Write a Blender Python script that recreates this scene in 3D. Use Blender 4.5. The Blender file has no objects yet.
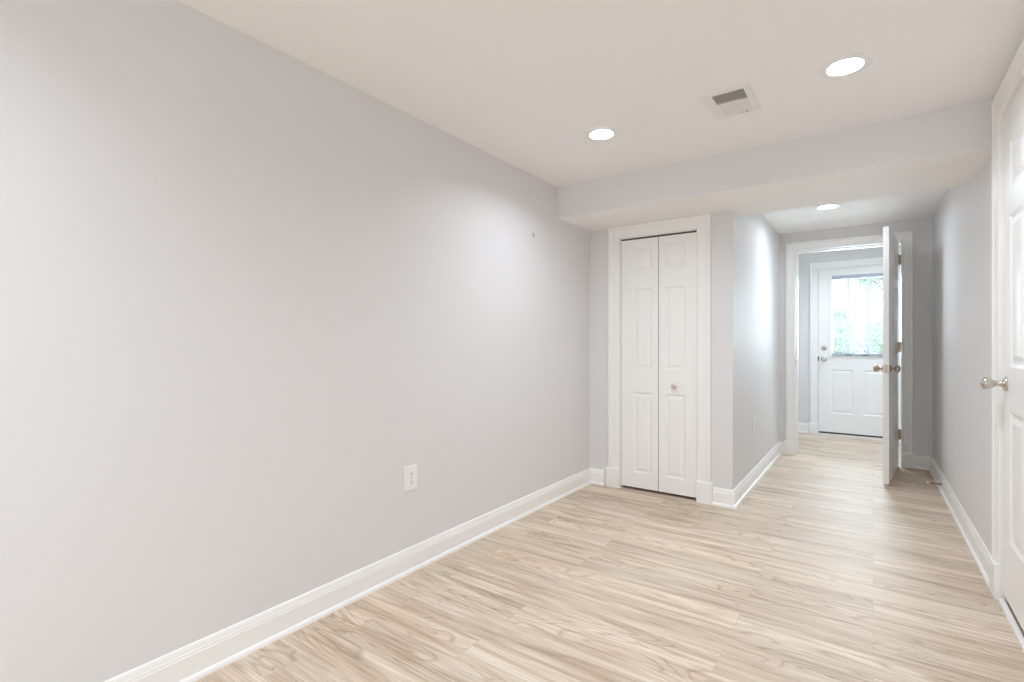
import bpy, bmesh, math, random
from mathutils import Vector, Matrix
random.seed(7)
S = bpy.context.scene
COL = S.collection

# ------------------------------------------------------------------ camera, world, exposure
F_PX, HORIZON, EYE = 508.0, 343.0, 1.13
cam_data = bpy.data.cameras.new('camera')
cam_data.sensor_width = 36.0
cam_data.lens = F_PX / 1024 * 36.0
cam_data.shift_y = (HORIZON - 341.0) / 1024
cam_data.clip_start = 0.02
cam = bpy.data.objects.new('camera', cam_data)
COL.objects.link(cam)
cam.location = (0, 0, EYE)
cam.rotation_euler = (math.pi / 2, 0, math.atan2(873.0 - 512.0, F_PX))
S.camera = cam

wd = bpy.data.worlds.new('sky')
S.world = wd
wd.use_nodes = True
bg = wd.node_tree.nodes['Background']
bg.inputs['Color'].default_value = (0.86, 0.93, 1.0, 1)
bg.inputs['Strength'].default_value = 1.6

S.view_settings.view_transform = 'Standard'
S.view_settings.look = 'None'
S.view_settings.gamma = 1.0
S.view_settings.use_curve_mapping = False
S.view_settings.exposure = 0.60
S.cycles.use_denoising = True
S.cycles.max_bounces = 14
S.cycles.diffuse_bounces = 10
S.cycles.transparent_max_bounces = 12
S.cycles.sample_clamp_indirect = 6.0

LAMP_MAIN = 268.0      # emission of the ceiling lamps in the big room
LAMP_HALL = 158.0
LAMP_VEST = 320.0
WARM = (0.895, 0.990, 1.115)
COOL = (0.875, 0.97, 1.09)


def area_light(name, loc, rot, sx, sy, power, colour):
    l = bpy.data.lights.new(name, 'AREA')
    l.shape = 'RECTANGLE'
    l.size, l.size_y = sx, sy
    l.energy, l.color = power, colour
    o = bpy.data.objects.new(name, l)
    COL.objects.link(o)
    o.location, o.rotation_euler = loc, rot
    return o


# daylight from the window behind the camera and through the glass of the outside door
area_light('window_daylight', (-0.75, -2.29, 1.35), (math.pi / 2, 0, 0), 1.3, 1.0, 12.0, (0.93, 0.97, 1.0))
area_light('door_daylight', (-0.145, 7.62, 1.5), (-math.pi / 2, 0, 0), 0.6, 0.95, 45.0, (0.78, 0.90, 1.0))

# ------------------------------------------------------------------ dimensions of the place
LW, RW, CW, HL, FW, FE = -1.87, 0.46, 3.72, -0.785, 5.84, 7.38
FB, BACK = 5.96, -2.2
CEIL, HCEIL, SOF = 2.26, 2.245, 2.035
BEAM0, BEAM1 = 3.2, 3.893
VL, VR = -1.2, 0.9
RWF = 0.432            # the right wall closes in slightly towards the far end


# ------------------------------------------------------------------ materials
def nodes_of(m):
    m.use_nodes = True
    return m.node_tree, m.node_tree.nodes, m.node_tree.links


def plain(name, col, rough=0.5, metal=0.0, bump=0.0, scale=60.0, vary=0.0, spec=0.5):
    m = bpy.data.materials.new(name)
    t, n, l = nodes_of(m)
    p = n['Principled BSDF']
    p.inputs['Base Color'].default_value = (*col, 1)
    p.inputs['Roughness'].default_value = rough
    p.inputs['Metallic'].default_value = metal
    p.inputs['Specular IOR Level'].default_value = spec
    tc = n.new('ShaderNodeTexCoord')
    nz = n.new('ShaderNodeTexNoise')
    nz.inputs['Scale'].default_value = scale
    nz.inputs['Detail'].default_value = 4
    l.new(tc.outputs['Object'], nz.inputs['Vector'])
    if vary:
        r = n.new('ShaderNodeValToRGB')
        r.color_ramp.elements[0].color = (*[c * (1 - vary) for c in col], 1)
        r.color_ramp.elements[1].color = (*[min(1, c * (1 + vary)) for c in col], 1)
        l.new(nz.outputs['Fac'], r.inputs['Fac'])
        l.new(r.outputs['Color'], p.inputs['Base Color'])
    if bump:
        b = n.new('ShaderNodeBump')
        b.inputs['Strength'].default_value = bump
        b.inputs['Distance'].default_value = 0.002
        l.new(nz.outputs['Fac'], b.inputs['Height'])
        l.new(b.outputs['Normal'], p.inputs['Normal'])
    return m


def floor_material():
    m = bpy.data.materials.new('oak_vinyl_planks')
    t, n, l = nodes_of(m)
    p = n['Principled BSDF']
    tc = n.new('ShaderNodeTexCoord')
    br = n.new('ShaderNodeTexBrick')
    br.offset, br.offset_frequency = 0.37, 2
    br.inputs['Color1'].default_value = (0, 0, 0, 1)
    br.inputs['Color2'].default_value = (1, 1, 1, 1)
    br.inputs['Mortar'].default_value = (0.5, 0.5, 0.5, 1)
    br.inputs['Scale'].default_value = 1.0
    br.inputs['Mortar Size'].default_value = 0.0009
    br.inputs['Mortar Smooth'].default_value = 0.2
    br.inputs['Brick Width'].default_value = 1.22
    br.inputs['Row Height'].default_value = 0.152
    l.new(tc.outputs['Object'], br.inputs['Vector'])
    # every plank gets its own stretch of grain
    sep = n.new('ShaderNodeSeparateXYZ')
    l.new(tc.outputs['Object'], sep.inputs[0])
    rnd = n.new('ShaderNodeMath'); rnd.operation = 'MULTIPLY'
    rnd.inputs[1].default_value = 37.0
    l.new(br.outputs['Color'], rnd.inputs[0])

    def mapped(sx, sy):
        a = n.new('ShaderNodeMath'); a.operation = 'MULTIPLY'; a.inputs[1].default_value = sx
        b = n.new('ShaderNodeMath'); b.operation = 'MULTIPLY'; b.inputs[1].default_value = sy
        l.new(sep.outputs['X'], a.inputs[0]); l.new(sep.outputs['Y'], b.inputs[0])
        c = n.new('ShaderNodeCombineXYZ')
        l.new(a.outputs[0], c.inputs[0]); l.new(b.outputs[0], c.inputs[1]); l.new(rnd.outputs[0], c.inputs[2])
        return c.outputs[0]

    def noise(vec, scale, detail, dist, rough=0.55):
        z = n.new('ShaderNodeTexNoise')
        z.inputs['Scale'].default_value = scale
        z.inputs['Detail'].default_value = detail
        z.inputs['Distortion'].default_value = dist
        z.inputs['Roughness'].default_value = rough
        l.new(vec, z.inputs['Vector'])
        return z.outputs['Fac']

    def ramp(fac, stops):
        r = n.new('ShaderNodeValToRGB')
        e = r.color_ramp.elements
        e[0].position, e[0].color = stops[0][0], (*stops[0][1], 1)
        e[1].position, e[1].color = stops[-1][0], (*stops[-1][1], 1)
        for pos, c in stops[1:-1]:
            k = e.new(pos); k.color = (*c, 1)
        l.new(fac, r.inputs['Fac'])
        return r.outputs['Color']

    def mix(a, b, fac, mode='MIX'):
        x = n.new('ShaderNodeMix'); x.data_type = 'RGBA'; x.blend_type = mode
        for s, v in ((x.inputs[6], a), (x.inputs[7], b), (x.inputs[0], fac)):
            if isinstance(v, (int, float)):
                s.default_value = v
            elif isinstance(v, tuple):
                s.default_value = (*v, 1)
            else:
                l.new(v, s)
        return x.outputs[2]

    broad = noise(mapped(0.8, 9.0), 1.6, 5, 1.2)
    base = ramp(broad, [(0.30, FLOOR_D), (0.48, FLOOR_M), (0.70, FLOOR_L)])
    # cathedral figure: contour lines of a stretched noise field
    field = noise(mapped(1.15, 6.2), 1.15, 1.5, 0.5)
    mul = n.new('ShaderNodeMath'); mul.operation = 'MULTIPLY'; mul.inputs[1].default_value = 17.0
    l.new(field, mul.inputs[0])
    fr = n.new('ShaderNodeMath'); fr.operation = 'FRACT'
    l.new(mul.outputs[0], fr.inputs[0])
    rings = ramp(fr.outputs[0], [(0.0, (0.74, 0.69, 0.64)), (0.20, (1, 1, 1)), (0.8, (1.0, 1.0, 1.0)), (1.0, (0.80, 0.76, 0.72))])
    fig = noise(mapped(0.7, 3.0), 1.1, 2, 0.2)
    figm = ramp(fig, [(0.43, (0, 0, 0)), (0.55, (1, 1, 1))])
    base = mix(base, mix(base, rings, 1.0, 'MULTIPLY'), figm)
    fine = ramp(noise(mapped(1.5, 75.0), 2.2, 6, 0.3, 0.62), [(0.36, (0.72, 0.66, 0.60)), (0.50, (0.95, 0.94, 0.93)), (0.64, (1.08, 1.08, 1.08))])
    base = mix(base, fine, 0.75, 'MULTIPLY')
    tone = ramp(br.outputs['Color'], [(0.0, (0.90, 0.89, 0.875)), (0.55, (1.0, 0.995, 0.985)), (1.0, (1.07, 1.065, 1.05))])
    base = mix(base, tone, 1.0, 'MULTIPLY')
    base = mix(base, mix(base, (0.80, 0.77, 0.74), 1.0, 'MULTIPLY'), br.outputs['Fac'])
    l.new(base, p.inputs['Base Color'])
    rg = n.new('ShaderNodeMapRange')
    rg.inputs['To Min'].default_value = 0.44
    rg.inputs['To Max'].default_value = 0.58
    l.new(broad, rg.inputs['Value'])
    l.new(rg.outputs[0], p.inputs['Roughness'])
    p.inputs['Specular IOR Level'].default_value = 0.36
    bmp = n.new('ShaderNodeBump')
    bmp.inputs['Strength'].default_value = 0.12
    bmp.inputs['Distance'].default_value = 0.002
    l.new(fine, bmp.inputs['Height'])
    l.new(bmp.outputs['Normal'], p.inputs['Normal'])
    return m


def emitter(name, col, strength):
    m = bpy.data.materials.new(name)
    t, n, l = nodes_of(m)
    n.clear()
    e = n.new('ShaderNodeEmission')
    e.inputs['Color'].default_value = (*col, 1)
    e.inputs['Strength'].default_value = strength
    o = n.new('ShaderNodeOutputMaterial')
    l.new(e.outputs[0], o.inputs['Surface'])
    return m


def glass_material():
    m = bpy.data.materials.new('clear_window_glass')
    t, n, l = nodes_of(m)
    n.clear()
    tr = n.new('ShaderNodeBsdfTransparent')
    tr.inputs['Color'].default_value = (0.95, 0.98, 0.97, 1)
    gl = n.new('ShaderNodeBsdfGlossy')
    gl.inputs['Roughness'].default_value = 0.02
    fz = n.new('ShaderNodeFresnel')
    fz.inputs['IOR'].default_value = 1.45
    mx = n.new('ShaderNodeMixShader')
    o = n.new('ShaderNodeOutputMaterial')
    l.new(fz.outputs[0], mx.inputs[0])
    l.new(tr.outputs[0], mx.inputs[1])
    l.new(gl.outputs[0], mx.inputs[2])
    l.new(mx.outputs[0], o.inputs['Surface'])
    return m


FLOOR_D, FLOOR_M, FLOOR_L = (0.485, 0.370, 0.270), (0.675, 0.560, 0.445), (0.80, 0.71, 0.605)
M = {}
M['wall'] = plain('pale_greige_wall_paint', (0.742, 0.730, 0.729), 0.62, bump=0.10, scale=220)
M['ceiling'] = plain('flat_white_ceiling_paint', (0.89, 0.875, 0.855), 0.85, bump=0.08, scale=180)
M['trim'] = plain('semi_gloss_white_trim_paint', (0.895, 0.885, 0.865), 0.32, bump=0.03, scale=40)
M['door'] = plain('semi_gloss_white_door_paint', (0.895, 0.885, 0.865), 0.30, bump=0.04, scale=90)
M['metal_white'] = plain('white_enamelled_steel', (0.82, 0.80, 0.77), 0.4)
M['lamp_white'] = plain('white_lamp_trim', (0.86, 0.85, 0.83), 0.45)
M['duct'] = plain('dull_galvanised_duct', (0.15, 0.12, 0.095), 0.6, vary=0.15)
M['nickel'] = plain('satin_nickel', (0.62, 0.58, 0.53), 0.22, 1.0)
M['bronze'] = plain('aged_brass', (0.46, 0.37, 0.29), 0.28, 1.0, vary=0.2, scale=30)
M['dark'] = plain('dark_recess', (0.03, 0.025, 0.02), 0.7)
M['gap'] = plain('dark_bronze_track', (0.10, 0.085, 0.07), 0.5)
M['plastic'] = plain('ivory_white_plastic', (0.87, 0.865, 0.84), 0.3)
M['knob'] = plain('pale_satin_knob', (0.66, 0.58, 0.54), 0.3, 0.3)
M['grille'] = plain('backlit_grey_window_grille', (0.45, 0.50, 0.56), 0.5)  # darkened base colour carries the shade of the backlit muntins
M['rubber'] = plain('white_rubber', (0.80, 0.78, 0.72), 0.6)
M['slat'] = plain('pale_blind_slats', (0.80, 0.84, 0.88), 0.4)
M['rail'] = plain('grey_blind_rail', (0.42, 0.47, 0.53), 0.45)
M['sill'] = plain('pale_metal_threshold', (0.74, 0.69, 0.65), 0.35, 0.0)
M['glass'] = glass_material()
M['floor'] = floor_material()
M['lamp_main'] = emitter('warm_white_lamp', WARM, LAMP_MAIN)
M['lamp_hall'] = emitter('cool_white_lamp', COOL, LAMP_HALL)
M['lamp_vest'] = emitter('entry_lamp', (0.82, 0.95, 1.14), LAMP_VEST)
M['leaf_a'] = plain('mid_green_leaves', (0.34, 0.47, 0.34), 0.6, vary=0.35, scale=9)
M['leaf_b'] = plain('pale_green_leaves', (0.50, 0.60, 0.47), 0.6, vary=0.3, scale=9)
M['bark'] = plain('grey_brown_bark', (0.22, 0.17, 0.13), 0.9, bump=0.6, scale=40)
M['lawn'] = plain('sunlit_pale_grass', (0.55, 0.60, 0.42), 0.9, bump=0.5, scale=60, vary=0.25)
M['paving'] = plain('pale_concrete_paving', (0.62, 0.60, 0.56), 0.85, bump=0.2, scale=50)
M['vinyl'] = plain('white_vinyl_fence', (0.80, 0.80, 0.80), 0.5)
M['scuff'] = plain('dark_scuff', (0.10, 0.09, 0.09), 0.8)


# ------------------------------------------------------------------ mesh helpers
def bm_new():
    return bmesh.new()


def obj(name, bm, mat, parent=None, smooth=False, bevel=0.0, seg=2):
    bmesh.ops.recalc_face_normals(bm, faces=bm.faces)
    me = bpy.data.meshes.new(name)
    bm.to_mesh(me)
    bm.free()
    me.materials.append(M[mat] if isinstance(mat, str) else mat)
    if smooth:
        for f in me.polygons:
            f.use_smooth = True
    o = bpy.data.objects.new(name, me)
    COL.objects.link(o)
    if parent is not None:
        o.parent = parent
    if bevel:
        md = o.modifiers.new('bevel', 'BEVEL')
        md.width, md.segments, md.limit_method = bevel, seg, 'ANGLE'
    return o


def box(bm, x0, x1, y0, y1, z0, z1):
    v = [bm.verts.new(p) for p in ((x0, y0, z0), (x1, y0, z0), (x1, y1, z0), (x0, y1, z0),
                                   (x0, y0, z1), (x1, y0, z1), (x1, y1, z1), (x0, y1, z1))]
    for f in ((0, 3, 2, 1), (4, 5, 6, 7), (0, 1, 5, 4), (1, 2, 6, 5), (2, 3, 7, 6), (3, 0, 4, 7)):
        bm.faces.new([v[i] for i in f])
    return v


def prism(bm, pts, fn):
    """closed polygon pts swept between fn(p,0) and fn(p,1)"""
    a = [bm.verts.new(fn(p, 0)) for p in pts]
    b = [bm.verts.new(fn(p, 1)) for p in pts]
    k = len(pts)
    for i in range(k):
        bm.faces.new((a[i], a[(i + 1) % k], b[(i + 1) % k], b[i]))
    bm.faces.new(a)
    bm.faces.new(b[::-1])


def lathe(bm, prof, mat4=None, seg=28):
    """profile (radius, height) about local z, then mat4"""
    mat4 = mat4 or Matrix()
    rings = []
    for r, h in prof:
        if r < 1e-6:
            rings.append([bm.verts.new(mat4 @ Vector((0, 0, h)))])
        else:
            rings.append([bm.verts.new(mat4 @ Vector((r * math.cos(2 * math.pi * i / seg), r * math.sin(2 * math.pi * i / seg), h)))
                          for i in range(seg)])
    for a, b in zip(rings, rings[1:]):
        for i in range(seg):
            j = (i + 1) % seg
            if len(a) == 1 and len(b) == 1:
                continue
            if len(a) == 1:
                bm.faces.new((a[0], b[i], b[j]))
            elif len(b) == 1:
                bm.faces.new((a[i], a[j], b[0]))
            else:
                bm.faces.new((a[i], a[j], b[j], b[i]))


def tube(bm, pts, r, seg=10):
    rings = []
    for i, p in enumerate(pts):
        p = Vector(p)
        d = (Vector(pts[min(i + 1, len(pts) - 1)]) - Vector(pts[max(i - 1, 0)])).normalized()
        u = d.orthogonal().normalized() if i == 0 else (u - d * u.dot(d)).normalized()
        w = d.cross(u)
        rr = r[i] if isinstance(r, (list, tuple)) else r
        rings.append([bm.verts.new(p + (u * math.cos(2 * math.pi * k / seg) + w * math.sin(2 * math.pi * k / seg)) * rr) for k in range(seg)])
    for a, b in zip(rings, rings[1:]):
        for k in range(seg):
            bm.faces.new((a[k], a[(k + 1) % seg], b[(k + 1) % seg], b[k]))
    bm.faces.new(rings[0][::-1])
    bm.faces.new(rings[-1])


def tag(o, label, cat, group=None, kind=None):
    o['label'] = label
    o['category'] = cat
    if group:
        o['group'] = group
    if kind:
        o['kind'] = kind
    return o


def empty(name, loc=(0, 0, 0), rz=0.0):
    o = bpy.data.objects.new(name, None)
    COL.objects.link(o)
    o.location = loc
    o.rotation_euler = (0, 0, rz)
    o.empty_display_size = 0.05
    return o


def struct(name, bm, mat, label, cat, bevel=0.0):
    return tag(obj(name, bm, mat, bevel=bevel), label, cat, kind='structure')


def axis(dirv, loc):
    """matrix turning local z to dirv at loc"""
    return Matrix.Translation(Vector(loc)) @ Vector(dirv).to_track_quat('Z', 'Y').to_matrix().to_4x4()


# ------------------------------------------------------------------ room shell
b = bm_new(); box(b, -1.99, 1.05, BACK - 0.12, 7.5, -0.12, 0)
struct('floor', b, 'floor', 'pale oak look plank floor running through room and hall', 'floor')

CEIL_LAMPS = [(-1.195, 2.515), (-0.093, 2.475), (-1.12, -0.15), (-0.093, -0.15), (-1.12, -1.45), (-0.093, -1.45)]
HALL_LAMP = (-0.305, 4.87)
VEST_LAMP = (-0.10, 6.62)
R_HOLE = 0.073
VENT = (-0.602, -0.468, 2.424, 2.664)


def ceiling_sheet(bm, x0, x1, y0, y1, z, lamps, rects=()):
    """ceiling surface with round and rectangular openings"""
    edges = []

    def loop(pts):
        vs = [bm.verts.new((p[0], p[1], z)) for p in pts]
        for i in range(len(vs)):
            edges.append(bm.edges.new((vs[i], vs[(i + 1) % len(vs)])))
    loop([(x0, y0), (x1, y0), (x1, y1), (x0, y1)])
    for cx, cy in lamps:
        loop([(cx + R_HOLE * math.cos(2 * math.pi * i / 36), cy + R_HOLE * math.sin(2 * math.pi * i / 36)) for i in range(36)])
    for a in rects:
        loop([(a[0], a[2]), (a[1], a[2]), (a[1], a[3]), (a[0], a[3])])
    bmesh.ops.triangle_fill(bm, use_beauty=True, use_dissolve=False, edges=edges)


b = bm_new()
ceiling_sheet(b, LW - 0.05, RW + 0.05, BACK - 0.05, BEAM0 + 0.05, CEIL, CEIL_LAMPS, [VENT])
ceiling_sheet(b, HL - 0.05, RW + 0.05, BEAM1 - 0.05, FW + 0.05, HCEIL, [HALL_LAMP])
ceiling_sheet(b, VL - 0.05, VR + 0.05, FB - 0.05, FE + 0.05, CEIL, [VEST_LAMP])
struct('ceiling', b, 'ceiling', 'flat white ceiling with recessed lamps and an air vent', 'ceiling')
# floor slab of the storey above: closes the space over the ceiling
b = bm_new(); box(b, -1.99, 1.05, BACK - 0.12, 7.5, 2.42, 2.52)
struct('ceiling_slab', b, 'ceiling', 'structural slab above the white ceiling', 'ceiling')


def wall_y(bm, x0, x1, y0, y1, z1, holes):
    """wall lying along x; holes = (hx0, hx1, hz0, hz1)"""
    xs = x0
    for hx0, hx1, hz0, hz1 in sorted(holes):
        box(bm, xs, hx0, y0, y1, 0, z1)
        if hz0 > 0:
            box(bm, hx0, hx1, y0, y1, 0, hz0)
        if hz1 < z1:
            box(bm, hx0, hx1, y0, y1, hz1, z1)
        xs = hx1
    box(bm, xs, x1, y0, y1, 0, z1)


TOP = 2.42
b = bm_new(); box(b, LW - 0.12, LW, BACK - 0.12, 7.5, 0, TOP)
struct('wall_left', b, 'wall', 'long blank greige wall on the left with one outlet', 'wall')
CO = (-1.607, -1.024, 1.94)       # closet opening
b = bm_new()
wall_y(b, LW, HL, CW, CW + 0.11, SOF, [(CO[0], CO[1], 0, CO[2])])
struct('wall_closet', b, 'wall', 'short greige wall around the white folding closet doors', 'wall')
b = bm_new()
prism(b, [(CW + 0.11, 0), (FW, 0), (FW, TOP), (BEAM1, TOP), (BEAM1, SOF), (CW + 0.11, SOF)],
      lambda p, t: (HL - 0.11 * t, p[0], p[1]))
struct('wall_hall', b, 'wall', 'brightly lit greige left wall of the hallway', 'wall')
FO = (-0.64, 0.212, 2.06)         # doorway at the end of the hall
b = bm_new()
wall_y(b, LW, VR + 0.1, FW, FB, TOP, [(FO[0], FO[1], 0, FO[2])])
struct('wall_far', b, 'wall', 'greige end wall of the hallway around the open doorway', 'wall')
RD = (2.245, 3.055, 2.125)           # door in the right wall
b = bm_new()
box(b, RW, RW + 0.12, BACK - 0.12, RD[0], 0, TOP)
prism(b, [(RW, RD[1]), (RW, RD[1] + 0.13), (RWF, FW), (RW + 0.12, FW), (RW + 0.12, RD[1])], lambda p, t: (p[0], p[1], TOP * t))
box(b, RW, RW + 0.12, RD[0], RD[1], RD[2], TOP)
box(b, RW + 0.12, RW + 0.18, RD[0] - 0.1, RD[1] + 0.1, 0, TOP)  # unseen backing added behind the door, keeps daylight out of its gaps
struct('wall_right', b, 'wall', 'greige right wall running down the hallway', 'wall')
BW = (-1.4, -0.1, 0.85, 1.85)     # window behind the camera
b = bm_new()
wall_y(b, LW, RW, BACK - 0.12, BACK, TOP, [BW])
struct('wall_back', b, 'wall', 'greige back wall with a window', 'wall')
EO = (-0.562, 0.273, 2.052)
b = bm_new()
wall_y(b, VL - 0.1, VR + 0.1, FE, FE + 0.12, TOP, [(EO[0], EO[1], 0, EO[2])])
struct('wall_entry', b, 'wall', 'blue grey wall around the outside door', 'wall')
b = bm_new(); box(b, VL - 0.1, VL, FB, FE, 0, TOP)
struct('wall_entry_left', b, 'wall', 'left wall of the entry beyond the doorway', 'wall')
b = bm_new(); box(b, VR, VR + 0.1, FB, FE, 0, TOP)
struct('wall_entry_right', b, 'wall', 'right wall of the entry beyond the doorway', 'wall')
b = bm_new(); box(b, LW, RW, BEAM0, BEAM1, SOF, TOP)
so = struct('wall_soffit', b, 'wall', 'boxed in soffit beam crossing the room before the hallway', 'soffit')
so.data.materials.append(M['ceiling'])          # its underside takes the paler ceiling material
for f in so.data.polygons:
    f.material_index = 1 if f.normal.z < -0.5 else 0

# ------------------------------------------------------------------ baseboards
BB = [(0, 0), (0.026, 0), (0.0258, 0.006), (0.0235, 0.013), (0.0195, 0.018), (0.0145, 0.0205), (0.0145, 0.086), (0.0125, 0.090),
      (0.0125, 0.096), (0.0105, 0.099), (0.0085, 0.110), (0.006, 0.117), (0.003, 0.120), (0, 0.120)]


def baseboards(points, names, labels):
    P = [Vector((p[0], p[1])) for p in points]
    nrm = []
    for a, c in zip(P, P[1:]):
        d = (c - a).normalized()
        nrm.append(Vector((d.y, -d.x)))

    def corner(i, off):
        if i == 0:
            return P[0] + nrm[0] * off
        if i == len(P) - 1:
            return P[-1] + nrm[-1] * off
        m = (nrm[i - 1] + nrm[i])
        return P[i] + m * (off / (1 + nrm[i - 1].dot(nrm[i])))
    for i, (nm, lb) in enumerate(zip(names, labels)):
        bm = bm_new()
        prism(bm, BB, lambda p, t: (*corner(i + t, p[0]), p[1]))
        struct(nm, bm, 'trim', lb, 'baseboard')


baseboards([(LW, BACK), (LW, CW), (-1.737, CW)], ['baseboard_left', 'baseboard_closet'],
           ['long white baseboard along the blank left wall', 'short white baseboard piece left of the closet'])
baseboards([(-0.915, CW), (HL, CW), (HL, FW), (-0.738, FW)], ['baseboard_corner', 'baseboard_hall', 'baseboard_far'],
           ['short white baseboard piece right of the closet', 'white baseboard along the left hallway wall',
            'tiny white baseboard piece left of the hallway doorway'])
baseboards([(0.308, FW), (RWF, FW), (RW, 3.178)], ['baseboard_door', 'baseboard_right'],
           ['short white baseboard behind the open door', 'white baseboard along the right hallway wall'])
baseboards([(RW, 2.125), (RW, BACK), (LW, BACK)], ['baseboard_near', 'baseboard_back'],
           ['white baseboard on the right wall behind the viewer', 'white baseboard under the back window'])
baseboards([(VL, FB), (VL, FE), (-0.668, FE)], ['baseboard_entry_left', 'baseboard_entry'],
           ['white baseboard on the entry left wall', 'white baseboard left of the outside door'])
baseboards([(0.38, FE), (VR, FE), (VR, FB)], ['baseboard_entry_corner', 'baseboard_entry_right'],
           ['white baseboard right of the outside door', 'white baseboard on the entry right wall'])


# ------------------------------------------------------------------ door casings
def casing_profile(w):
    return [(0.004, 0), (0.004, 0.010), (0.012, 0.013), (0.018, 0.011), (0.024, 0.0125), (w - 0.030, 0.0150), (w - 0.026, 0.0195),
            (w - 0.006, 0.0205), (w, 0.017), (w, 0)]


def casing(name, o, top_w, wl, wr, block_h, plane, label, jamb_depth=0.0, jamb_t=0.0, blocks=True, stop=None):
    """plane(u, d, z): u along the wall, d out of the wall, z up.  o = (u0, u1, ztop)"""
    u0, u1, zt = o
    root = empty(name, plane(u0, 0, 0))
    tag(root, label, 'door frame', kind='structure')
    inv = Vector(root.location)

    def pl(u, d, z):
        return Vector(plane(u, d, z)) - inv
    bm = bm_new()
    zb = block_h if blocks else 0.0
    pr = [casing_profile(w) for w in (wl, top_w, wr)]
    k = len(pr[0])
    rows = []
    for i in range(k):
        sl, d = pr[0][i]; st, _ = pr[1][i]; sr, _ = pr[2][i]
        rows.append([bm.verts.new(pl(*q)) for q in ((u0 - sl, d, zb), (u0 - sl, d, zt + st), (u1 + sr, d, zt + st), (u1 + sr, d, zb))])
    for i in range(k):
        a, c = rows[i], rows[(i + 1) % k]
        for j in range(3):
            bm.faces.new((a[j], a[j + 1], c[j + 1], c[j]))
    bm.faces.new([r[0] for r in rows]); bm.faces.new([r[3] for r in rows])
    obj('casing', bm, 'trim', root)
    if blocks:
        for s, (e, w) in ((-1, (u0, wl)), (1, (u1, wr))):
            bm = bm_new()
            ua, ub = sorted((e + s * 0.002, e + s * (w + 0.012)))
            pts = [(0, 0), (0.026, 0), (0.026, block_h - 0.008), (0.020, block_h), (0, block_h)]
            prism(bm, pts, lambda p, t: pl(ua + (ub - ua) * t, p[0], p[1]))
            obj('plinth_block', bm, 'trim', root, bevel=0.002)
    if jamb_depth:
        bm = bm_new()
        t = jamb_t
        for ua, ub, za, zc in ((u0, u0 + t, 0, zt), (u1 - t, u1, 0, zt), (u0 + t, u1 - t, zt - t, zt)):
            pts = [(ua, za), (ub, za), (ub, zc), (ua, zc)]
            prism(bm, pts, lambda p, q: pl(p[0], -jamb_depth * q, p[1]))
        obj('jamb', bm, 'trim', root)
    if stop:
        d0, d1, th = stop
        t = jamb_t + th
        bm = bm_new()
        for ua, ub, za, zc in ((u0 + jamb_t, u0 + t, 0, zt - jamb_t), (u1 - t, u1 - jamb_t, 0, zt - jamb_t),
                               (u0 + t, u1 - t, zt - t, zt - jamb_t)):
            pts = [(ua, za), (ub, za), (ub, zc), (ua, zc)]
            prism(bm, pts, lambda p, q: pl(p[0], -(d0 + (d1 - d0) * q), p[1]))
        obj('door_stop_strip', bm, 'trim', root)
    return root


casing('trim_1', CO, 0.0945, 0.096, 0.096, 0.155, lambda u, d, z: (u, CW - d, z),
       'white stepped casing with plinth blocks around the closet doors', 0.11, 0.003)
casing('trim_2', FO, 0.083, 0.083, 0.083, 0.14, lambda u, d, z: (u, FW - d, z),
       'white casing around the doorway at the end of the hall', 0.12, 0.003)
casing('trim_3', RD, 0.102, 0.10, 0.10, 0.155, lambda u, d, z: (RW - d, u, z),
       'white casing framing the closed door on the right', 0.12, 0.003)
casing('trim_4', EO, 0.085, 0.085, 0.085, 0.125, lambda u, d, z: (u, FE - d, z),
       'white casing around the glazed outside door', 0.12, 0.008, stop=(0.066, 0.12, 0.024))
# stop strips lining the hall doorway
b = bm_new()
y0, y1 = FW + 0.055, FB
box(b, FO[0] + 0.003, FO[0] + 0.014, y0, y1, 0, FO[2] - 0.003)
box(b, FO[0] + 0.014, FO[1] - 0.003, y0, y1, FO[2] - 0.014, FO[2] - 0.003)
struct('trim_5', b, 'trim', 'white stop strip lining the hallway doorway', 'door frame', bevel=0.002)
b = bm_new(); box(b, FO[0] + 0.002, FO[0] + 0.0048, FW + 0.010, FW + 0.036, 0.900, 0.957)
tag(obj('strike_plate', b, 'bronze', bevel=0.0008), 'small metal strike plate on the left jamb of the hallway doorway', 'strike plate')


# ------------------------------------------------------------------ doors
def panel_face(bm, w0, w1, z0, z1, panels, fn, depth=0.008, rim=0.014, flat=0.012, slope=0.022, rise=0.006):
    """a face with raised panels.  fn(u, z, d) -> point, d is depth below the face"""
    us = sorted({w0, w1, *[p[0] for p in panels], *[p[1] for p in panels]})
    zs = sorted({z0, z1, *[p[2] for p in panels], *[p[3] for p in panels]})
    cache = {}

    def v(u, z, d=0.0):
        key = (round(u, 5), round(z, 5), round(d, 5))
        if key not in cache:
            cache[key] = bm.verts.new(fn(u, z, d))
        return cache[key]
    for i in range(len(us) - 1):
        for j in range(len(zs) - 1):
            cu, cz = (us[i] + us[i + 1]) / 2, (zs[j] + zs[j + 1]) / 2
            if any(p[0] < cu < p[1] and p[2] < cz < p[3] for p in panels):
                continue
            bm.faces.new((v(us[i], zs[j]), v(us[i + 1], zs[j]), v(us[i + 1], zs[j + 1]), v(us[i], zs[j + 1])))
    for a, c, e, g in panels:
        last = None
        for ins, d in ((0, 0), (rim, depth), (rim + flat, depth), (rim + flat + slope, depth - rise)):
            ring = [v(a + ins, e + ins, d), v(c - ins, e + ins, d), v(c - ins, g - ins, d), v(a + ins, g - ins, d)]
            if last:
                for q in range(4):
                    bm.faces.new((last[q], last[(q + 1) % 4], ring[(q + 1) % 4], ring[q]))
            last = ring
        bm.faces.new(last)


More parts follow.
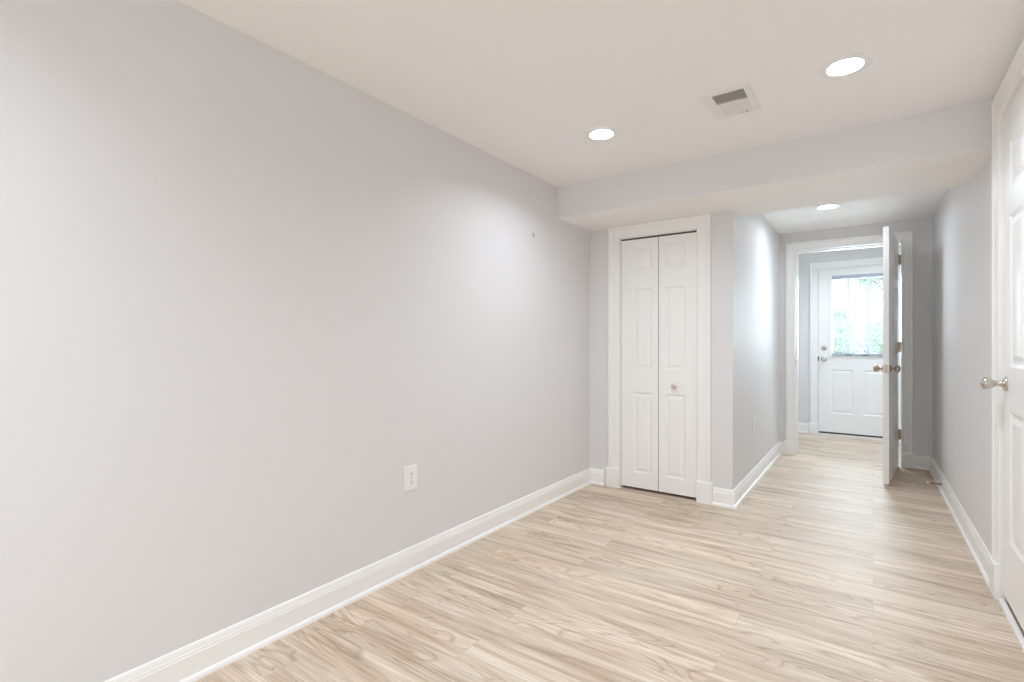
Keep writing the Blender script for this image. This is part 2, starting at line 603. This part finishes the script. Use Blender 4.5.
def slab(bm, u0, u1, z0, z1, th, panels, fn, back=True, **k):
    """door leaf: fn(u, z, d): d=0 front, d=th back"""
    panel_face(bm, u0, u1, z0, z1, panels, lambda u, z, d: fn(u, z, d), **k)
    panel_face(bm, u0, u1, z0, z1, panels if back else [], lambda u, z, d: fn(u, z, th - d), **k)
    for (ua, za), (ub, zb) in (((u0, z0), (u1, z0)), ((u1, z0), (u1, z1)), ((u1, z1), (u0, z1)), ((u0, z1), (u0, z0))):
        q = [bm.verts.new(fn(*p)) for p in ((ua, za, 0), (ub, zb, 0), (ub, zb, th), (ua, za, th))]
        bm.faces.new(q)
    bmesh.ops.remove_doubles(bm, verts=bm.verts, dist=0.00005)


KNOB = [(0.0, 0.0), (0.032, 0.0), (0.033, 0.003), (0.030, 0.007), (0.018, 0.010), (0.0115, 0.014), (0.0105, 0.024), (0.012, 0.029),
        (0.020, 0.034), (0.0265, 0.042), (0.0285, 0.050), (0.0275, 0.058), (0.022, 0.065), (0.012, 0.069), (0.0, 0.070)]
KNOB_LONG = [(0.0, 0.0), (0.032, 0.0), (0.033, 0.004), (0.029, 0.009), (0.016, 0.013), (0.0120, 0.018), (0.0105, 0.028), (0.0120, 0.034),
             (0.0165, 0.041), (0.0220, 0.050), (0.0262, 0.060), (0.0272, 0.068), (0.0255, 0.075), (0.019, 0.079), (0.008, 0.080),
             (0.0070, 0.0835), (0.0, 0.084)]


def knob(name, prof, loc, d, mat, parent, scale=1.0):
    bm = bm_new()
    lathe(bm, [(r * scale, h * scale) for r, h in prof], axis(d, loc))
    return obj(name, bm, mat, parent, smooth=True)


# bifold closet door
d1 = tag(empty('door_1', (-1.307, CW + 0.03, 0)), 'white two leaf folding closet door with raised panels', 'door', kind='structure')
LEAFZ = (0.022, 1.924)
ROWS = [(0.137, 0.752), (0.932, 1.545), (1.683, 1.860)]
for (ua, ub), (pa, pc) in (((-1.601, -1.3095), (-1.500, -1.358)), ((-1.3045, -1.0275), (-1.256, -1.108))):
    b = bm_new()
    slab(b, ua + 1.307, ub + 1.307, LEAFZ[0], LEAFZ[1], 0.028, [(pa + 1.307, pc + 1.307, r0, r1) for r0, r1 in ROWS],
         lambda u, z, d: (u, -0.022 + d, z), back=False, rim=0.010, flat=0.008, slope=0.020, depth=0.007, rise=0.006)
    leaf = obj('leaf', b, 'door', d1, bevel=0.0012)
    if ua > -1.4:
        kb = bm_new()
        lathe(kb, [(0, 0), (0.0095, 0), (0.008, 0.008), (0.0085, 0.012), (0.017, 0.016), (0.020, 0.021), (0.019, 0.028), (0.012, 0.032), (0, 0.033)],
              axis((0, -1, 0), (-1.184 + 1.307, -0.022, 0.815)))
        kk = obj('pull_knob', kb, 'knob', leaf, smooth=True)
        kk['label'] = 'small pale rounded pull knob'
b = bm_new(); box(b, CO[0] + 1.307 + 0.002, CO[1] + 1.307 - 0.002, -0.020, 0.02, 1.928, 1.9395)
tr = obj('track', b, 'gap', d1); tr['label'] = 'dark overhead track'

# door standing open at the end of the hall, hinged on its right
PIV = (0.190, 5.823)
DW, DH = 0.838, 2.052
d2 = tag(empty('door_2', (PIV[0], PIV[1], 0), math.radians(84.0)), 'white panelled door standing open edge on in the hallway', 'door', kind='structure')


def six_panels(w0, w1, z0, top):
    st, mid = 0.115, 0.10
    c = (w0 + w1) / 2
    out = []
    for za, zc in ((z0 + 0.27, z0 + 0.83), (z0 + 1.02, z0 + 1.615), (top - 0.36, top - 0.135)):
        out += [(w0 + st, c - mid / 2, za, zc), (c + mid / 2, w1 - st, za, zc)]
    return out


b = bm_new()
slab(b, -DW, 0, 0.012, DH, 0.038, six_panels(-DW, 0, 0.0, DH), lambda u, z, d: (u, d, z))
obj('leaf', b, 'door', d2, bevel=0.0015)
for dy, y in ((-1, 0.0), (1, 0.038)):
    knob('knob', KNOB, (-DW + 0.062, y, 0.925), (0, dy, 0), 'bronze', d2)
b = bm_new(); box(b, -DW - 0.002, -DW + 0.0005, 0.007, 0.031, 0.893, 0.957)
lp = obj('latch_plate', b, 'bronze', d2, bevel=0.0008)
b = bm_new(); box(b, -DW - 0.011, -DW - 0.0015, 0.013, 0.025, 0.916, 0.934)
obj('latch_bolt', b, 'bronze', lp, bevel=0.002)
R84 = Matrix.Rotation(math.radians(-84.0), 4, 'Z')
for hz in (0.297, 1.093, 1.89):
    # hinge bridging the gap between leaf and jamb (laid out in world axes, turned back into the door's)
    b = bm_new()
    box(b, -0.004, 0.0215, 0.004, 0.007, hz - 0.045, hz + 0.045)
    for v in b.verts:
        v.co = R84 @ v.co
    h = obj('hinge', b, 'bronze', d2)
    b = bm_new()
    tube(b, [(0.002, 0.000, hz - 0.047), (0.002, 0.000, hz + 0.047)], 0.0058, 12)
    for v in b.verts:
        v.co = R84 @ v.co
    obj('knuckle', b, 'bronze', h, smooth=False)
    for sz in (-0.026, 0.0, 0.026):
        b = bm_new()
        lathe(b, [(0.0, 0.0), (0.0048, 0.0), (0.0040, 0.0015), (0, 0.0018)], R84 @ axis((0, -1, 0), (0.0135, 0.004, hz + sz)), 12)
        obj('screw', b, 'gap', h)

# outside door with glass
d3 = tag(empty('door_3', (-0.145, FE, 0)), 'white outside door with a nine pane window and blind', 'door', kind='structure')
EX = -0.145
e0, e1 = -0.552 - EX, 0.263 - EX
L0, L1, LZ0, LZ1 = -0.4375 - EX, 0.1475 - EX, 0.995, 1.960
b = bm_new()
rects = [(-0.425 - EX, -0.195 - EX, 0.262, 0.802), (-0.095 - EX, 0.135 - EX, 0.262, 0.802)]


def door3_fn(u, z, d):
    return (u, 0.018 + d, z)


# leaf: rails and stiles around the glass opening
for ua, ub, za, zc, ps in ((e0, L0, 0.030, 2.044, []), (L1, e1, 0.030, 2.044, []), (L0, L1, LZ1, 2.044, [])):
    slab(b, ua, ub, za, zc, 0.044, ps, door3_fn)
slab(b, L0, L1, 0.030, LZ0, 0.044, [(max(r[0], L0 + 0.0125), min(r[1], L1 - 0.0125), r[2], r[3]) for r in rects], door3_fn, rim=0.012, flat=0.008, slope=0.02)
leaf3 = obj('leaf', b, 'door', d3)
b = bm_new()
fw = 0.030
for ua, ub, za, zc in ((L0 - 0.012, L0 + fw, LZ0 - 0.035, LZ1 + 0.012), (L1 - fw, L1 + 0.012, LZ0 - 0.035, LZ1 + 0.012),
                       (L0 + fw, L1 - fw, LZ1 - fw + 0.005, LZ1 + 0.012), (L0 + fw, L1 - fw, LZ0 - 0.035, LZ0 + 0.008)):
    box(b, ua, ub, 0.006, 0.072, za, zc)
lf = obj('window_frame', b, 'door', d3, bevel=0.004)
b = bm_new()
for u in (-0.2445, -0.0485):
    box(b, u - EX - 0.014, u - EX + 0.014, 0.050, 0.060, LZ0, LZ1)
for z in (1.3105, 1.640):
    box(b, L0, L1, 0.051, 0.059, z - 0.013, z + 0.013)
obj('muntins', b, 'grille', lf)
b = bm_new()
box(b, L0 + 0.01, L1 - 0.01, 0.053, 0.057, LZ0, LZ1)
obj('glass', b, 'glass', lf)
b = bm_new()
n = 62
for i in range(n):
    z = LZ0 + 0.025 + (LZ1 - LZ0 - 0.07) * i / (n - 1)
    q = [b.verts.new(p) for p in ((L0 + fw, 0.027, z - 0.0012), (L1 - fw, 0.027, z - 0.0012), (L1 - fw, 0.0315, z + 0.0006), (L0 + fw, 0.0315, z + 0.0006),
                                  (L1 - fw, 0.036, z - 0.0002), (L0 + fw, 0.036, z - 0.0002))]
    b.faces.new((q[0], q[1], q[2], q[3])); b.faces.new((q[3], q[2], q[4], q[5]))
bl = obj('blind', b, 'slat', d3)
md = bl.modifiers.new('thickness', 'SOLIDIFY'); md.thickness = 0.0006
b = bm_new(); box(b, L0 + fw - 0.005, L1 - fw + 0.005, 0.004, 0.044, LZ1 - 0.052, LZ1 - 0.004)
obj('head_rail', b, 'rail', bl, bevel=0.002)
b = bm_new(); box(b, L0 + fw - 0.005, L1 - fw + 0.005, -0.002, 0.040, LZ0 - 0.026, LZ0 + 0.010)
obj('bottom_rail', b, 'rail', bl, bevel=0.002)
for u in (-0.24, -0.075):
    b = bm_new(); box(b, u - EX - 0.030, u - EX + 0.030, -0.006, 0.003, LZ0 - 0.016, LZ0 - 0.006)
    obj('rail_clip', b, 'gap', bl, bevel=0.001)
b = bm_new()
lathe(b, [(0, 0), (0.029, 0), (0.030, 0.004), (0.024, 0.010), (0.017, 0.013), (0.016, 0.020), (0, 0.021)], axis((0, -1, 0), (-0.498 - EX, 0.018, 1.066)))
obj('deadbolt', b, 'nickel', d3, smooth=True)
knob('knob', KNOB, (-0.496 - EX, 0.018, 0.932), (0, -1, 0), 'nickel', d3)
b = bm_new(); box(b, e0 - 0.010, e0 + 0.001, -0.001, 0.019, 0.905, 0.965)
obj('strike_plate', b, 'gap', d3)
b = bm_new(); box(b, e0, e1, 0.026, 0.060, 0.0045, 0.030)
sw = obj('door_sweep', b, 'gap', d3); sw['label'] = 'dark rubber sweep'
b = bm_new()
prism(b, [(-0.075, 0), (-0.068, 0.011), (-0.01, 0.013), (0.0, 0.004), (0.12, 0.004), (0.12, 0)], lambda p, t: (EO[0] + (EO[1] - EO[0]) * t, FE + p[0], p[1]))
struct('trim_6', b, 'sill', 'pale threshold strip under the outside door', 'threshold')

# closed door in the right wall
d4 = tag(empty('door_4', (RW, RD[1], 0)), 'white six panel door closed in the right wall', 'door', kind='structure')
b = bm_new()
wD = RD[1] - RD[0]
pan = []
for za, zc in ((0.29, 0.845), (1.03, 1.665), (1.775, 1.975)):
    pan += [(0.115, 0.355, za, zc), (wD - 0.355, wD - 0.115, za, zc)]
slab(b, 0.005, wD - 0.005, 0.036, RD[2] - 0.004, 0.036, pan, lambda u, z, d: (0.006 + d, -u, z))
obj('leaf', b, 'door', d4, bevel=0.0015)
knob('knob', KNOB_LONG, (0.006, -0.056, 0.955), (-1, 0, 0), 'nickel', d4)
for hz in (0.25, 1.06, 1.87):
    b = bm_new()
    tube(b, [(0.0, -wD + 0.001, hz - 0.045), (0.0, -wD + 0.001, hz + 0.045)], 0.006, 12)
    obj('hinge', b, 'nickel', d4)
b = bm_new(); box(b, RW - 0.012, RW + 0.006, RD[0] + 0.004, RD[1] - 0.004, 0.0, 0.014)
struct('trim_7', b, 'trim', 'white sill strip under the closed right door', 'threshold')

# window behind the camera
w1 = tag(empty('window_1', (BW[0], BACK, BW[2])), 'white framed window in the wall behind the viewer', 'window', kind='structure')
ww, wh = BW[1] - BW[0], BW[3] - BW[2]
b = bm_new()
for x0, x1, z0, z1 in ((0, 0.05, 0, wh), (ww - 0.05, ww, 0, wh), (0.05, ww - 0.05, 0, 0.05), (0.05, ww - 0.05, wh - 0.05, wh), (ww / 2 - 0.025, ww / 2 + 0.025, 0.05, wh - 0.05)):
    box(b, x0, x1, -0.09, -0.04, z0, z1)
obj('window_frame', b, 'trim', w1, bevel=0.003)
b = bm_new(); box(b, 0.05, ww - 0.05, -0.067, -0.063, 0.05, wh - 0.05)
obj('pane', b, 'glass', w1)
b = bm_new(); box(b, -0.05, ww + 0.05, 0.0, 0.045, -0.03, 0.0)
obj('window_sill', b, 'trim', w1, bevel=0.004)


# ------------------------------------------------------------------ ceiling lamps
def downlight(x, y, z, mat, label, group, depth=0.024):
    r = empty('ceiling_light', (x, y, z))
    tag(r, label, 'ceiling light', group)
    b = bm_new()
    lathe(b, [(0.0600, 0.0), (0.0605, -0.0040), (0.066, -0.0075), (0.085, -0.0070), (0.0915, -0.0045), (0.092, 0.0)], None, 48)
    obj('trim_ring', b, 'lamp_white', r, smooth=True)
    b = bm_new()
    lathe(b, [(0.0605, -0.001), (0.0595, 0.002), (0.0540, depth + 0.002)], None, 48)
    md = obj('baffle', b, 'lamp_white', r, smooth=True)
    b = bm_new()
    lathe(b, [(0.0, depth), (0.04, depth + 0.0003), (0.0543, depth + 0.0025)], None, 48)
    obj('diffuser', b, mat, r, smooth=True)
    b = bm_new()
    lathe(b, [(0.072, 0.0), (0.072, 0.10), (0.0, 0.10)], None, 32)
    obj('housing', b, 'duct', r)
    return r


lab = ['lit recessed ceiling light nearest the left wall and soffit, left of the vent', 'lit recessed ceiling light nearest the right door, right of the vent',
       'recessed ceiling light near the left wall overhead of the viewer', 'recessed ceiling light directly overhead of the viewer',
       'recessed ceiling light near the left wall by the back window', 'recessed ceiling light near the right wall by the back window']
for (x, y), lb in zip(CEIL_LAMPS, lab):
    downlight(x, y, CEIL, 'lamp_main', lb, 'recessed lights in the main room ceiling')
downlight(*HALL_LAMP, HCEIL, 'lamp_hall', 'lit recessed light in the hallway ceiling just beyond the soffit', 'recessed lights beyond the soffit', 0.003)
downlight(*VEST_LAMP, CEIL, 'lamp_vest', 'recessed light in the entry ceiling beyond the doorway', 'recessed lights beyond the soffit')

# ------------------------------------------------------------------ ceiling air vent
v = empty('air_vent', (-0.53, 2.538, CEIL))
tag(v, 'white rectangular ceiling air register between the two ceiling lights', 'air vent')
hx0, hx1, hy0, hy1 = VENT[0] + 0.53, VENT[1] + 0.53, VENT[2] - 2.538, VENT[3] - 2.538
b = bm_new()
ox0, ox1, oy0, oy1 = -0.114, 0.092, -0.153, 0.153
for i, (pi, po) in enumerate((((hx0, hy0), (ox0, oy0)),)):
    inn = [(hx0, hy0), (hx1, hy0), (hx1, hy1), (hx0, hy1)]
    out = [(ox0, oy0), (ox1, oy0), (ox1, oy1), (ox0, oy1)]
    rings = []
    for f, z in ((0.0, 0.012), (0.0, -0.0042), (0.90, -0.0040), (1.0, -0.0028), (1.0, 0.0)):
        rings.append([b.verts.new((a[0] + (c[0] - a[0]) * f, a[1] + (c[1] - a[1]) * f, z)) for a, c in zip(inn, out)])
    for a, c in zip(rings, rings[1:]):
        for q in range(4):
            b.faces.new((a[q], a[(q + 1) % 4], c[(q + 1) % 4], c[q]))
obj('frame', b, 'metal_white', v)
ym = -0.0045
b = bm_new(); box(b, hx0, hx1, ym - 0.004, ym + 0.004, -0.0072, 0.014)
obj('divider', b, 'metal_white', v)


def louvres(ya, yb, tilt, count):
    bm = bm_new()
    for i in range(count):
        y = ya + (yb - ya) * (i + 0.5) / count
        h, w = 0.010, 0.0007
        dy = h * tilt
        pts = [(y - dy - w, -h + 0.004), (y - dy + w, -h + 0.004), (y + dy + w, h + 0.004), (y + dy - w, h + 0.004)]
        prism(bm, pts, lambda p, t: (hx0 + (hx1 - hx0) * t, p[0], p[1]))
    return bm


lo = obj('louvre_bank', louvres(hy0 + 0.004, ym - 0.004, 1.05, 8), 'metal_white', v)
lo['label'] = 'open slats showing the dark duct'
obj('louvre_bank', louvres(ym + 0.004, hy1 - 0.004, -0.85, 9), 'metal_white', v)
b = bm_new()
box(b, hx0 - 0.002, hx1 + 0.002, hy0 - 0.002, hy1 + 0.002, 0.013, 0.14)
bmesh.ops.delete(b, geom=[f for f in b.faces if f.calc_center_median().z < 0.02], context='FACES_ONLY')
obj('duct', b, 'duct', v)
b = bm_new(); box(b, 0.030, 0.038, hy1 - 0.004, hy1 + 0.004, -0.012, -0.003)
box(b, 0.012, 0.018, hy1 - 0.003, hy1 + 0.003, -0.010, -0.003)
obj('damper_lever', b, 'nickel', v, bevel=0.001)


# ------------------------------------------------------------------ outlets
def outlet(loc, rz, label, name='wall_outlet'):
    """built facing -y in its own axes"""
    r = empty(name, loc, rz)
    tag(r, label, 'outlet', 'white duplex wall outlets')
    b = bm_new()
    prism(b, [(-0.0450, -0.0615), (0.0410, -0.0615), (0.0410, 0.0615), (-0.0450, 0.0615)], lambda p, t: (p[0], -0.006 * t, p[1]))
    obj('cover_plate', b, 'plastic', r, bevel=0.003, seg=3)
    for s in (-1, 1):
        b = bm_new()
        pts = []
        for i in range(24):
            a = 2 * math.pi * i / 24
            pts.append((0.0170 * math.cos(a), max(-0.0125, min(0.0125, 0.0170 * math.sin(a))) + s * 0.0205))
        prism(b, pts, lambda p, t: (p[0], -0.005 - 0.0025 * t, p[1]))
        rc = obj('receptacle', b, 'plastic', r)
        b = bm_new()
        for dx, hh in ((-0.0063, 0.0045), (0.0063, 0.0035)):
            box(b, dx - 0.0014, dx + 0.0014, -0.0079, -0.0072, s * 0.0205 + 0.002 - hh, s * 0.0205 + 0.002 + hh)
        lathe(b, [(0, 0), (0.0028, 0), (0.0028, 0.0006), (0, 0.0006)], axis((0, -1, 0), (0, -0.0073, s * 0.0205 - 0.0085)), 12)
        obj('slots', b, 'dark', rc)
    b = bm_new()
    lathe(b, [(0, 0), (0.0034, 0), (0.0028, 0.0012), (0, 0.0014)], axis((0, -1, 0), (0, -0.006, 0)), 14)
    obj('screw', b, 'nickel', r, smooth=True)
    return r


outlet((LW, 1.763, 0.462), math.pi / 2, 'white duplex outlet low on the long blank left wall')
outlet((HL, 4.455, 0.462), math.pi / 2, 'white duplex outlet low on the left hallway wall')

# ------------------------------------------------------------------ little things on the walls
r = tag(empty('picture_hook', (LW, 2.872, 1.858)), 'tiny dark picture hook high on the left wall near the soffit', 'picture hook')
b = bm_new()
tube(b, [(0.0, 0, 0.013), (0.003, 0, 0.012), (0.004, 0, -0.006), (0.009, 0, -0.013), (0.013, 0, -0.008)], 0.0021, 8)
obj('hook', b, 'duct', r)
b = bm_new(); tube(b, [(0, 0, 0.007), (0.012, 0, 0.012)], 0.0015, 8)
obj('nail', b, 'nickel', r)

DS = (0.4265, 5.07, 0.050)
r = tag(empty('door_stopper', DS), 'metal door stop with white rubber tip on the right hallway baseboard', 'door stop')
b = bm_new()
lathe(b, [(0, 0), (0.013, 0), (0.0125, 0.003), (0.007, 0.005), (0.0065, 0.007)], axis((-1, 0, 0), (0, 0, 0)), 18)
obj('base', b, 'bronze', r, smooth=True)
b = bm_new()
pts = []
for i in range(161):
    a = 2 * math.pi * i / 10
    pts.append((-0.006 - 0.066 * i / 160, 0.0052 * math.cos(a), 0.0052 * math.sin(a)))
tube(b, pts, 0.0016, 6)
obj('spring', b, 'bronze', r, smooth=True)
b = bm_new()
lathe(b, [(0, 0), (0.0072, 0), (0.009, 0.003), (0.0095, 0.014), (0.008, 0.018), (0, 0.019)], axis((-1, 0, 0), (-0.071, 0, 0)), 18)
tp = obj('rubber_tip', b, 'rubber', r, smooth=True); tp['label'] = 'white rubber tip'

# ------------------------------------------------------------------ outside, seen through the door glass
b = bm_new(); box(b, -6, 6, 7.5, 10.5, -0.16, -0.10)
tag(obj('patio', b, 'paving'), 'pale concrete patio outside the glazed door', 'patio', kind='structure')
b = bm_new()
nx, ny = 24, 24
grid = []
for j in range(ny + 1):
    row = []
    for i in range(nx + 1):
        x, y = -9 + 18 * i / nx, 10.4 + 14 * j / ny
        t = min(1, max(0, (y - 10.6) / 5.0))
        z = -0.11 + 1.22 * t * t * (3 - 2 * t) + 0.04 * math.sin(x * 2.1 + y) * t
        row.append(b.verts.new((x, y, z)))
    grid.append(row)
for j in range(ny):
    for i in range(nx):
        b.faces.new((grid[j][i], grid[j][i + 1], grid[j + 1][i + 1], grid[j + 1][i]))
tag(obj('lawn_bank', b, 'lawn', smooth=True), 'sunlit grass bank rising behind the patio', 'lawn', kind='structure')


def bank_z(y):
    t = min(1, max(0, (y - 10.6) / 5.0))
    return -0.11 + 1.22 * t * t * (3 - 2 * t)


def leaves(bm, c, rx, ry, rz, count, size, rnd):
    for _ in range(count):
        while True:
            p = Vector((rnd.uniform(-1, 1), rnd.uniform(-1, 1), rnd.uniform(-1, 1)))
            if 0.25 < p.length < 1:
                break
        q = Vector((c[0] + p.x * rx, c[1] + p.y * ry, c[2] + p.z * rz))
        d = Vector((rnd.uniform(-1, 1), rnd.uniform(-1, 1), rnd.uniform(-0.6, 0.9))).normalized()
        s = d.orthogonal().normalized()
        L = size * rnd.uniform(0.6, 1.3)
        W = L * 0.28
        up = d.cross(s) * L * 0.12
        a = [bm.verts.new(k) for k in (q, q + d * L * 0.5 + s * W + up, q + d * L, q + d * L * 0.5 - s * W + up)]
        bm.faces.new(a)


def plant(name, x, y, h, rx, mat, size, count, label, cat, trunk=0.0, seed=1):
    rnd = random.Random(seed)
    z0 = bank_z(y)
    r = tag(empty(name, (x, y, z0)), label, cat)
    b = bm_new()
    tb = h * trunk
    tube(b, [(0, 0, -0.05), (0.02, 0, tb * 0.5 + 0.05), (0, 0.02, tb + 0.2 * h)], [0.05 * max(h, 1) * 0.6, 0.04 * max(h, 1) * 0.6, 0.02], 10)
    for k in range(6):
        a = k * 1.05 + rnd.random()
        tube(b, [(0, 0, tb + 0.02), (rx * 0.3 * math.cos(a), rx * 0.3 * math.sin(a), tb + (h - tb) * 0.35), (rx * 0.7 * math.cos(a), rx * 0.7 * math.sin(a), tb + (h - tb) * 0.65)],
             [0.022, 0.014, 0.006], 7)
    obj('trunk' if trunk > 0.2 else 'stem', b, 'bark', r)
    b = bm_new()
    for k in range(7):
        a = rnd.random() * 6.28
        q = rx * rnd.uniform(0.0, 0.6)
        leaves(b, (q * math.cos(a), q * math.sin(a), tb + (h - tb) * rnd.uniform(0.35, 0.75)), rx * 0.55, rx * 0.55, (h - tb) * 0.30, count // 7, size, rnd)
    f = obj('foliage', b, mat, r)
    f['kind'] = 'stuff'
    return r


plant('shrub', -0.60, 11.6, 1.95, 0.42, 'leaf_a', 0.085, 1700, 'dense green shrub left in the door window', 'shrub', 0.05, 3)
plant('shrub', 0.36, 12.2, 1.55, 0.42, 'leaf_a', 0.085, 1200, 'green shrub right in the door window', 'shrub', 0.05, 5)
plant('shrub', 0.02, 13.2, 1.15, 0.75, 'leaf_b', 0.09, 800, 'pale green shrub low in the middle of the door window', 'shrub', 0.05, 8)
plant('tree', 0.62, 15.5, 3.0, 1.9, 'leaf_b', 0.14, 3400, 'loose pale green tree behind the shrubs outside', 'tree', 0.25, 11)
# white fence beyond the bank
r = tag(empty('vinyl_fence', (0, 17.6, bank_z(17.6))), 'white board fence beyond the shrubs outside', 'fence')
b = bm_new()
for i in range(40):
    x = -4 + 0.2 * i
    box(b, x + 0.006, x + 0.194, -0.012, 0.012, 0.05, 1.0)
obj('boards', b, 'vinyl', r)
b = bm_new()
box(b, -4, 4, -0.03, 0.03, 0.95, 1.04); box(b, -4, 4, -0.03, 0.03, 0.02, 0.12)
obj('rail', b, 'vinyl', r)
for x in (-4, -2, 0, 2, 4):
    b = bm_new(); box(b, x - 0.06, x + 0.06, -0.06, 0.06, -0.05, 1.1)
    obj('post', b, 'vinyl', r, bevel=0.01)
